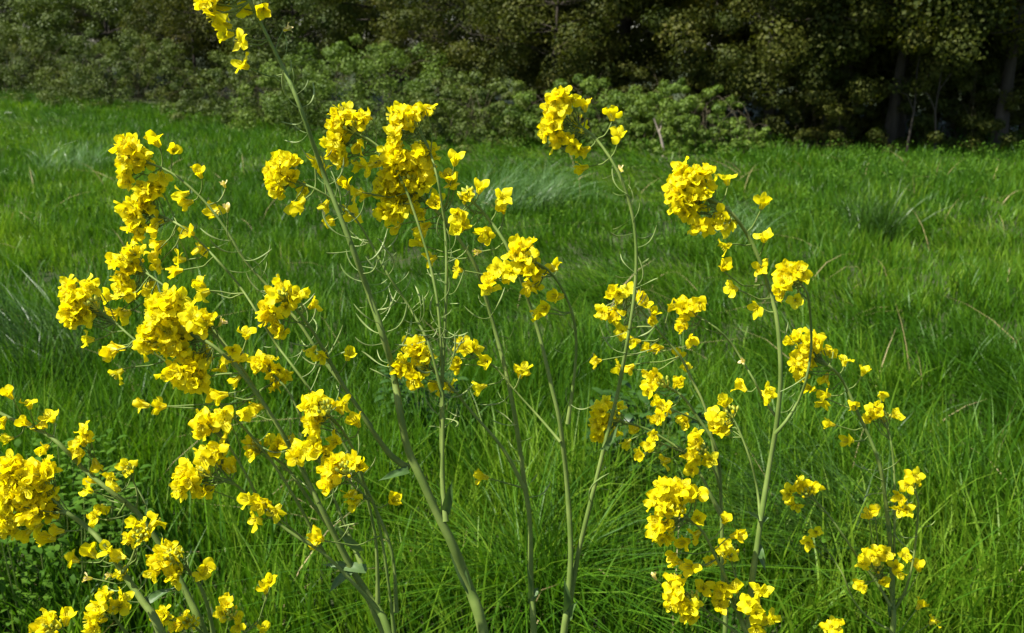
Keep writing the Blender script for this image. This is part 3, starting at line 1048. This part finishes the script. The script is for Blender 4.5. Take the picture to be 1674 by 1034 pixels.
# A: the tall plant whose stem runs up out of the picture
rape('tallest rape plant, thick stem leaning left up past the top edge', 1.02, [
    B([(792, 1045), (767, 960), (742, 895), (715, 840), (690, 785), (667, 735), (655, 680), (643, 610), (625, 545), (603, 480), (578, 410),
       (553, 345), (528, 280), (505, 215), (483, 155), (460, 105), (440, 65), (425, 35), (408, 2), (392, -22)], 25, 5,
      heads=[(345, 8, 20, 16), (368, -22, 26, 22), (395, -30, 22, 18)],
      loose=[(372, 57), (394, 68), (397, 106), (368, 42), (350, 27), (408, 16), (431, 15), (472, 45, 'w'), (368, 12), (335, 3)],
      pods=[(0.42, 0.88, 44)]),
    B([(668, 765), (640, 745), (610, 705), (585, 665), (560, 627), (540, 592), (520, 555), (500, 525), (480, 500), (468, 490)], 12, 5,
      heads=[(462, 485, 22, 26), (446, 512, 16, 22), (488, 480, 16, 12), (458, 540, 15, 10)],
      loose=[(512, 498), (510, 572), (527, 580), (570, 580)], pods=[(0.35, 0.75, 9)], off=(0, -0.05)),
    B([(606, 697), (562, 632), (530, 590), (485, 522), (440, 470), (400, 425), (370, 375), (340, 335), (310, 305), (280, 282), (250, 268), (235, 262)], 8, 4,
      heads=[(215, 250, 26, 28), (204, 282, 14, 18), (232, 262, 16, 18), (212, 296, 10, 10)],
      loose=[(254, 232), (284, 246), (325, 282), (300, 318), (306, 330), (352, 347), (264, 286), (246, 302), (364, 298, 'w'), (372, 338, 'w')],
      pods=[(0.2, 0.72, 33)], off=(0.0, 0.04)),
    B([(728, 852), (723, 780), (722, 700), (722, 640), (728, 520), (730, 430), (726, 360), (715, 290), (698, 235), (682, 208)], 11, 4,
      heads=[(664, 190, 26, 24), (650, 218, 16, 26), (692, 178, 18, 10)], loose=[(706, 275), (690, 250)], pods=[(0.25, 0.72, 30)], off=(0, 0.05)),
    B([(723, 780), (724, 650), (718, 520), (705, 440), (685, 370), (660, 300), (640, 265), (625, 245), (602, 227), (580, 216)], 8, 4,
      heads=[(560, 203, 28, 28), (590, 195, 18, 14), (548, 238, 18, 20), (560, 255, 14, 16)],
      loose=[(587, 235), (560, 264), (604, 272), (588, 270), (582, 314), (598, 318)], pods=[(0.15, 0.5, 15)], off=(0, 0.07)),
    B([(722, 640), (700, 560), (665, 495), (635, 450), (605, 395), (580, 355), (550, 330), (515, 308), (485, 296), (470, 292)], 6, 3.5,
      heads=[(458, 283, 24, 28), (472, 262, 20, 12), (450, 308, 14, 20), (484, 288, 12, 12)],
      loose=[(513, 262), (526, 282), (498, 312), (492, 332), (480, 336), (532, 335), (565, 303), (575, 350), (541, 361)],
      pods=[(0.2, 0.65, 27)], off=(0, 0.04)),
], leaves=[(668, 768, 618, 787, 12), (728, 838, 740, 780, 14), (742, 900, 776, 985, 15)])

# B: the dark-stemmed plant leaning far to the left
rape('rape plant leaning far left with dark stems and large head at mid-left', 0.96, [
    B([(640, 1045), (610, 985), (575, 930), (545, 870), (520, 820), (490, 760), (460, 705), (425, 650), (395, 610), (365, 578), (335, 556), (310, 545)], 17, 6,
      heads=[(268, 515, 30, 36), (244, 552, 20, 30), (288, 558, 26, 30), (305, 605, 34, 24), (281, 490, 20, 16), (318, 625, 22, 16)],
      loose=[(340, 590), (362, 602), (385, 622), (345, 641), (362, 645), (425, 665), (403, 545), (380, 572), (385, 590), (343, 575), (410, 678)],
      pods=[(0.3, 0.75, 18)]),
    B([(395, 610), (370, 570), (350, 545), (335, 530)], 6, 4, heads=[(322, 520, 22, 14), (338, 530, 14, 18)], loose=[(365, 525, 'w'), (312, 505)], off=(0, -0.03)),
    B([(590, 920), (560, 850), (525, 760), (495, 690), (475, 645), (455, 620), (440, 605)], 9, 4, heads=[(430, 594, 22, 18), (455, 612, 18, 16), (452, 628, 10, 12)], loose=[(235, 660), (262, 665)], off=(0, 0.03), nobud=True),
    B([(632, 1040), (595, 965), (562, 900), (530, 850), (502, 812), (475, 772), (445, 745), (425, 738)], 15, 5,
      heads=[(418, 738, 14, 12)], loose=[(412, 722), (437, 722), (450, 738), (478, 752), (472, 722), (455, 727)], off=(0.02, 0.02)),
    B([(628, 1010), (580, 955), (530, 905), (490, 880), (455, 855), (425, 830), (400, 805), (375, 785), (345, 778)], 9, 4,
      heads=[(313, 775, 25, 24), (340, 745, 26, 13), (300, 792, 14, 18), (338, 803, 13, 14), (362, 732, 14, 12)], loose=[(380, 762), (372, 766), (515, 888)], off=(0, -0.04)),
    B([(430, 832), (410, 790), (392, 757), (375, 730), (358, 703)], 5, 3.5, heads=[(338, 690, 22, 18), (368, 688, 14, 18), (358, 672, 14, 12)], loose=[(395, 675), (333, 708)], off=(-0.03, -0.03)),
    B([(530, 905), (490, 875), (460, 850), (440, 835)], 5, 3, heads=[(428, 822, 18, 13), (452, 832, 16, 8)], loose=[(418, 850), (408, 818)], off=(-0.02, -0.05), nobud=True),
    B([(618, 985), (615, 890), (602, 820), (590, 770), (578, 735), (558, 700), (535, 675)], 9, 4,
      heads=[(514, 662, 22, 20), (515, 692, 18, 18)], loose=[(556, 668), (583, 690), (550, 722), (560, 660)], off=(0, -0.06)),
    B([(600, 815), (575, 790), (545, 760), (528, 740)], 5, 3.5, heads=[(518, 732, 22, 16), (535, 745, 12, 12), (485, 745, 10, 16)], off=(-0.05, -0.06), nobud=True),
    B([(645, 1035), (632, 930), (620, 860), (606, 812), (585, 785), (568, 775)], 8, 4,
      heads=[(548, 762, 22, 18), (582, 756, 15, 16), (540, 792, 18, 12)], loose=[(575, 810), (580, 822), (642, 818), (522, 880)], off=(0, -0.08)),
    B([(648, 1000), (640, 900), (600, 800), (560, 722), (520, 655), (480, 600), (450, 560), (420, 510), (390, 465), (360, 430), (330, 398), (300, 372), (270, 355), (250, 348)], 8, 4,
      heads=[(240, 316, 28, 20), (214, 342, 18, 20), (226, 372, 18, 22), (260, 306, 12, 14), (232, 340, 22, 16)],
      loose=[(253, 372), (258, 362), (262, 398), (308, 380), (328, 406), (252, 416), (256, 434), (294, 424), (289, 442), (328, 465), (333, 478)], pods=[(0.3, 0.65, 12)], off=(0.03, 0.10)),
    B([(520, 820), (480, 740), (430, 655), (385, 585), (340, 528), (300, 490), (270, 468), (245, 450), (228, 438)], 6, 4,
      heads=[(205, 430, 22, 22), (218, 412, 18, 14), (200, 458, 16, 14), (212, 478, 26, 12), (220, 440, 14, 14)], loose=[(190, 512), (206, 512), (240, 470), (250, 462), (178, 486)], off=(0.0, 0.07)),
    B([(530, 905), (480, 810), (430, 735), (375, 675), (320, 625), (270, 590), (220, 555), (190, 528), (160, 505)], 7, 4,
      heads=[(125, 480, 26, 26), (150, 465, 16, 14), (118, 510, 20, 22), (140, 505, 20, 22), (130, 525, 14, 14)], loose=[(143, 555), (195, 568), (178, 575), (192, 610), (185, 572)], off=(0.0, 0.03)),
], leaves=[(590, 900, 545, 850, 13), (600, 930, 530, 925, 15), (575, 930, 540, 970, 14)])

# C: plant at the bottom left, big head cut by the left edge
rape('rape plant at lower left with a large head cut by the left edge', 0.93, [
    B([(268, 1045), (235, 985), (200, 935), (170, 890), (140, 860), (110, 838), (85, 825)], 19, 7,
      heads=[(45, 785, 45, 36), (15, 815, 30, 36), (72, 768, 22, 18), (62, 835, 32, 22), (10, 855, 24, 24), (22, 765, 28, 22)],
      loose=[(87, 812), (80, 880), (95, 868), (150, 905), (120, 915), (140, 945, 'w'), (178, 898), (45, 870), (60, 862)], pods=[(0.25, 0.6, 8)]),
    B([(200, 935), (215, 915), (222, 895), (226, 882)], 7, 4, heads=[(228, 862, 14, 18), (214, 882, 14, 16), (238, 876, 12, 12)], loose=[(198, 910), (200, 936), (175, 940, 'w'), (252, 854)], off=(0, -0.03)),
    B([(350, 1045), (342, 1000), (328, 960), (305, 928), (288, 918)], 9, 5, heads=[(278, 902, 20, 16), (288, 938, 14, 18), (258, 932, 13, 12), (265, 912, 16, 10)], loose=[(330, 938), (337, 928)], off=(0.02, -0.04)),
    B([(215, 1045), (195, 1020), (180, 1000)], 7, 4, heads=[(172, 975, 12, 14), (162, 995, 16, 16), (155, 1018, 18, 16), (178, 968, 8, 8)], loose=[(195, 992), (200, 980)], off=(0, -0.05)),
    B([(110, 1070), (98, 1045), (88, 1030)], 6, 4, heads=[(80, 1012, 18, 16), (72, 1028, 16, 12)], loose=[(108, 1012)], off=(0, -0.05)),
], leaves=[(235, 985, 290, 960, 14)])

rape('slender rape plant at lower left, pale stem crossing to the left edge', 1.06, [
    B([(338, 1045), (310, 980), (280, 920), (255, 880), (222, 835), (190, 810), (165, 790), (135, 765), (110, 738), (85, 715), (60, 702), (20, 685), (-25, 663), (-55, 655)], 16, 6,
      heads=[(-75, 650, 30, 30)], loose=[(15, 645), (47, 660), (42, 691), (68, 692), (82, 683), (14, 717), (73, 733), (5, 688), (-20, 640)], pods=[(0.15, 0.6, 15)]),
    B([(190, 810), (170, 775), (155, 750), (142, 735)], 4, 3, heads=[(140, 708, 10, 14), (130, 738, 9, 14), (134, 722, 10, 10)], loose=[(156, 757)], nobud=True),
    B([(222, 835), (225, 810), (218, 785), (212, 775)], 4, 3, heads=[(208, 760, 14, 14), (195, 800, 10, 14), (185, 778, 9, 9)], loose=[(150, 785), (144, 800)]),
    B([(205, 822), (190, 845), (175, 850)], 4, 3, heads=[(165, 830, 12, 12), (156, 848, 12, 12)], loose=[], nobud=True),
    B([(338, 1045), (325, 1030), (315, 1022)], 6, 4, heads=[(268, 1008, 14, 18), (305, 1012, 16, 14), (288, 1025, 16, 10)], off=(0, -0.04)),
    B([(420, 1060), (400, 1035), (380, 1010)], 5, 3, heads=[(370, 985, 12, 12), (364, 1004, 14, 16), (390, 1018, 10, 14)], loose=[(430, 1030), (442, 950), (434, 962)], off=(0, -0.04)),
])

# D: middle plant, curved dark upper stem
rape('middle rape plant, stem curving up left to the biggest flower head', 1.08, [
    B([(873, 1045), (868, 950), (866, 850), (858, 795), (848, 720), (838, 660), (825, 600), (812, 550), (798, 500), (780, 440), (760, 405), (735, 370), (705, 335), (685, 318), (672, 305)], 13, 6,
      heads=[(655, 262, 38, 26), (640, 300, 28, 30), (690, 258, 26, 24), (655, 335, 24, 26), (690, 292, 24, 24), (640, 345, 18, 18), (665, 300, 28, 28)],
      loose=[(743, 262), (733, 290), (741, 300), (712, 332), (690, 348), (696, 370), (690, 378), (685, 397, 'x'), (706, 423), (648, 372), (625, 345), (713, 327)],
      pods=[(0.32, 0.75, 18)], dens=1.1),
    B([(858, 798), (820, 730), (770, 672), (742, 637), (715, 612), (698, 600)], 8, 4,
      heads=[(680, 572, 22, 18), (662, 600, 18, 16), (678, 618, 16, 20), (698, 578, 14, 12)], loose=[(712, 630), (735, 634), (722, 628), (655, 590)], off=(0, -0.05)),
    B([(858, 798), (830, 790), (808, 784)], 3, 2, loose=[(790, 778)], off=(0, -0.02)),
], leaves=[(866, 985, 858, 915, 9), (866, 975, 880, 960, 14)], fs=1.05)

# E: twin-stemmed plant in the middle
rape('twin-stemmed rape plant in the middle, one pale stem bowing right', 1.05, [
    B([(921, 1045), (928, 985), (933, 900), (926, 780), (915, 690), (900, 625), (885, 560), (870, 510), (845, 440), (825, 395), (802, 362), (782, 338), (768, 326)], 15, 5,
      heads=[(757, 326, 10, 14), (748, 350, 12, 12), (752, 376, 14, 14)], loose=[(785, 308), (820, 322), (822, 342), (792, 378), (798, 386), (778, 412, 'w'), (747, 440)], off=(0, 0)),
    B([(930, 985), (942, 920), (958, 850), (978, 770), (995, 700), (1010, 640), (1025, 560), (1036, 490), (1040, 430), (1038, 380), (1030, 335), (1010, 280), (985, 240), (965, 218), (945, 204)], 12, 5,
      heads=[(908, 180, 22, 24), (925, 156, 17, 15), (902, 205, 18, 24), (915, 230, 20, 13), (940, 242, 14, 8)],
      loose=[(956, 173), (999, 188), (1012, 222), (948, 212), (957, 245), (953, 275), (1013, 273, 'w')], pods=[(0.55, 0.88, 27), (0.25, 0.3, 2)], off=(0, 0.03)),
    B([(928, 692), (938, 620), (942, 560), (935, 510), (915, 465), (895, 440), (875, 428)], 7, 4,
      heads=[(852, 412, 24, 22), (868, 442, 20, 16), (832, 445, 14, 16), (800, 462, 12, 18), (812, 440, 9, 9), (866, 470, 16, 10)],
      loose=[(905, 438), (893, 503), (884, 512), (912, 484)], pods=[(0.1, 0.5, 6)], off=(0, -0.04)),
    B([(916, 722), (880, 680), (840, 636), (812, 602), (790, 588), (772, 580)], 5, 3,
      heads=[(757, 566, 14, 16), (748, 592, 11, 16), (776, 573, 10, 9)], loose=[(787, 632), (795, 590), (850, 610), (856, 603)], off=(0, 0.03), nobud=True),
], leaves=[(926, 1005, 918, 935, 14), (928, 1010, 948, 980, 16), (988, 735, 1012, 690, 9), (990, 735, 978, 738, 6)])

# F: right plant, dark curved stem
rape('right-hand rape plant with dark bowed stem under a tall round head', 1.02, [
    B([(1222, 1045), (1228, 960), (1238, 890), (1245, 840), (1258, 760), (1270, 690), (1276, 620), (1274, 560), (1268, 510), (1255, 465), (1240, 420), (1220, 380), (1198, 350), (1175, 332), (1155, 322)], 15, 6,
      heads=[(1122, 298, 32, 34), (1148, 282, 18, 13), (1120, 340, 30, 20), (1150, 370, 26, 14), (1105, 318, 18, 24), (1142, 310, 20, 22)],
      loose=[(1187, 293), (1163, 303), (1248, 333), (1180, 350), (1196, 364), (1250, 388), (1187, 403), (1183, 437), (1243, 437), (1197, 470), (1237, 503), (1183, 372)], pods=[(0.5, 0.7, 4)]),
    B([(1268, 708), (1285, 688), (1305, 655), (1318, 620), (1326, 570), (1325, 520), (1320, 480), (1308, 462)], 6, 4,
      heads=[(1292, 443, 20, 16), (1278, 468, 13, 18), (1300, 488, 14, 12), (1306, 446, 10, 12)], off=(0, -0.04)),
    B([(1272, 685), (1250, 655), (1232, 620), (1215, 592), (1195, 560), (1170, 535), (1148, 520), (1138, 516)], 5, 3.5,
      heads=[(1116, 502, 16, 16), (1142, 496, 10, 13), (1116, 530, 13, 15)], loose=[(1130, 552), (1213, 590, 'w'), (1213, 632), (1255, 638), (1250, 645)], off=(0, 0.02)),
    B([(1243, 852), (1238, 800), (1226, 750), (1207, 700), (1198, 682)], 6, 3.5,
      heads=[(1184, 655, 12, 14), (1168, 682, 14, 18), (1186, 696, 14, 14), (1172, 702, 14, 10)], off=(0, 0.03)),
    B([(1224, 1040), (1206, 1000), (1187, 945), (1165, 900), (1150, 870), (1130, 850), (1112, 842)], 9, 4,
      heads=[(1085, 822, 28, 26), (1080, 862, 22, 22), (1112, 798, 12, 14), (1085, 795, 20, 14), (1085, 880, 18, 12), (1105, 825, 14, 20)],
      loose=[(1140, 808), (1130, 812), (1140, 848), (1138, 875), (1120, 885), (1100, 908), (1108, 918), (1130, 925), (1185, 850), (1203, 875)], off=(0, -0.05)),
    B([(1213, 1020), (1208, 975), (1200, 935), (1195, 915)], 5, 3, heads=[(1192, 905, 18, 10), (1160, 915, 10, 8), (1185, 890, 9, 9)], off=(0, 0.0)),
    B([(1218, 1044), (1185, 1020), (1155, 998), (1135, 985)], 6, 3.5, heads=[(1106, 960, 18, 20), (1124, 986, 20, 10), (1094, 986, 13, 13), (1130, 1006, 18, 9), (1112, 980, 12, 12)], loose=[(1068, 940, 'w'), (1150, 960)], off=(0, -0.03)),
    B([(1216, 1030), (1205, 1000), (1195, 985)], 5, 3, heads=[(1180, 962, 16, 16), (1176, 984, 14, 13)], loose=[(1202, 962)], off=(0, -0.02), nobud=True),
    B([(1224, 1044), (1236, 1030), (1242, 1022)], 6, 4, heads=[(1233, 1000, 11, 18), (1256, 1010, 16, 12), (1246, 965, 13, 10), (1222, 985, 9, 13), (1236, 1024, 14, 12)], off=(0, -0.06)),
], leaves=[(1243, 850, 1215, 835, 8), (1245, 850, 1258, 846, 8), (1240, 890, 1252, 935, 10)])

# G: the many-headed plant behind, left of F
rape('slim rape plant with many small heads just left of the bowed stem', 1.16, [
    B([(1185, 1045), (1182, 960), (1180, 860), (1178, 800), (1175, 755), (1166, 720), (1146, 690), (1122, 655), (1106, 640), (1090, 632)], 11, 5,
      heads=[(1070, 612, 16, 12), (1060, 634, 18, 12)], loose=[(1105, 628), (1115, 620), (1085, 668), (1118, 680), (1122, 690)]),
    B([(1178, 840), (1165, 815), (1145, 775), (1120, 740), (1100, 726), (1060, 702), (1030, 692), (1012, 686)], 8, 4,
      heads=[(985, 672, 22, 20), (978, 695, 20, 18), (990, 655, 14, 12), (985, 712, 16, 10), (1010, 667, 9, 11)], loose=[(1005, 705), (1026, 722), (1040, 700)], off=(0, 0.02)),
    B([(1176, 790), (1166, 730), (1152, 665), (1132, 622), (1112, 582), (1085, 550), (1060, 520), (1034, 492), (1020, 483)], 7, 4,
      heads=[(1004, 480, 20, 16), (984, 510, 16, 13), (1006, 516, 16, 16), (1015, 542, 11, 14), (1028, 472, 10, 12)],
      loose=[(1043, 485), (1055, 498), (1068, 512), (1064, 524), (1097, 503), (1060, 570), (1078, 568), (1040, 558), (1110, 580), (1122, 598), (1014, 602), (1030, 600), (975, 590)], off=(0, 0.03)),
    B([(1146, 690), (1120, 678), (1095, 668)], 4, 3, heads=[(1088, 668, 13, 10), (1074, 682, 13, 11)], loose=[(1088, 752), (1078, 660)], off=(0, -0.03), nobud=True),
    B([(1120, 740), (1095, 730), (1078, 722)], 4, 3, heads=[(1070, 712, 10, 9), (1062, 726, 14, 12), (1048, 742, 12, 8)], off=(0, -0.03), nobud=True),
    B([(1178, 800), (1170, 775), (1160, 755), (1150, 742)], 5, 3, heads=[(1138, 718, 13, 16), (1134, 745, 13, 16), (1160, 748, 12, 10), (1133, 765, 10, 9)], off=(0, -0.04)),
], fs=0.98)

# H: right edge plant
rape('rightmost rape plant with small scattered heads and an arching stem', 1.15, [
    B([(1457, 1045), (1459, 980), (1456, 900), (1448, 820), (1438, 760), (1420, 712), (1400, 670), (1378, 622), (1355, 597), (1338, 586)], 12, 5,
      heads=[(1308, 560, 24, 22), (1335, 558, 13, 16), (1305, 592, 20, 20), (1308, 615, 13, 10), (1322, 580, 16, 18)],
      loose=[(1358, 575), (1380, 590), (1412, 607), (1350, 617), (1350, 646), (1343, 657), (1392, 660), (1357, 693), (1387, 720), (1326, 635)], pods=[(0.35, 0.6, 10)]),
    B([(1460, 1000), (1462, 880), (1462, 780), (1456, 720), (1446, 690)], 6, 3.5, heads=[(1430, 668, 18, 16), (1438, 642, 9, 10), (1460, 678, 10, 9), (1420, 685, 12, 10)], off=(0, 0.05)),
    B([(1458, 1002), (1478, 970), (1492, 920), (1499, 860), (1501, 820), (1494, 798)], 6, 3.5,
      heads=[(1496, 778, 12, 10), (1480, 790, 12, 10), (1470, 812, 11, 13), (1475, 830, 14, 9)], pods=[(0.5, 0.9, 4)], off=(0, -0.03)),
    B([(1456, 990), (1432, 950), (1405, 915), (1375, 870), (1345, 830), (1322, 810)], 6, 3.5,
      heads=[(1308, 788, 15, 13), (1328, 795, 13, 11), (1288, 805, 11, 13), (1300, 826, 12, 13)], off=(0, -0.02)),
    B([(1457, 1030), (1420, 1010), (1395, 980), (1376, 935), (1352, 900), (1345, 888)], 4, 3, heads=[(1336, 868, 11, 10), (1322, 885, 12, 9)], off=(0, 0.0), nobud=True),
    B([(1458, 1000), (1455, 965), (1440, 945), (1435, 935)], 5, 3.5,
      heads=[(1425, 905, 20, 14), (1442, 900, 18, 11), (1410, 920, 11, 11), (1410, 955, 12, 13), (1476, 908, 12, 10), (1466, 930, 8, 13), (1440, 952, 10, 9)],
      loose=[(1500, 927), (1420, 842), (1430, 836)], off=(0, -0.03)),
    B([(1458, 1040), (1420, 1044), (1385, 1042), (1370, 1036)], 4, 3, heads=[(1360, 1022, 16, 12)], loose=[(1503, 990), (1525, 1015)], off=(0, -0.02), nobud=True),
], leaves=[(1457, 1008, 1448, 985, 12), (1452, 870, 1440, 850, 6)], fs=0.98)
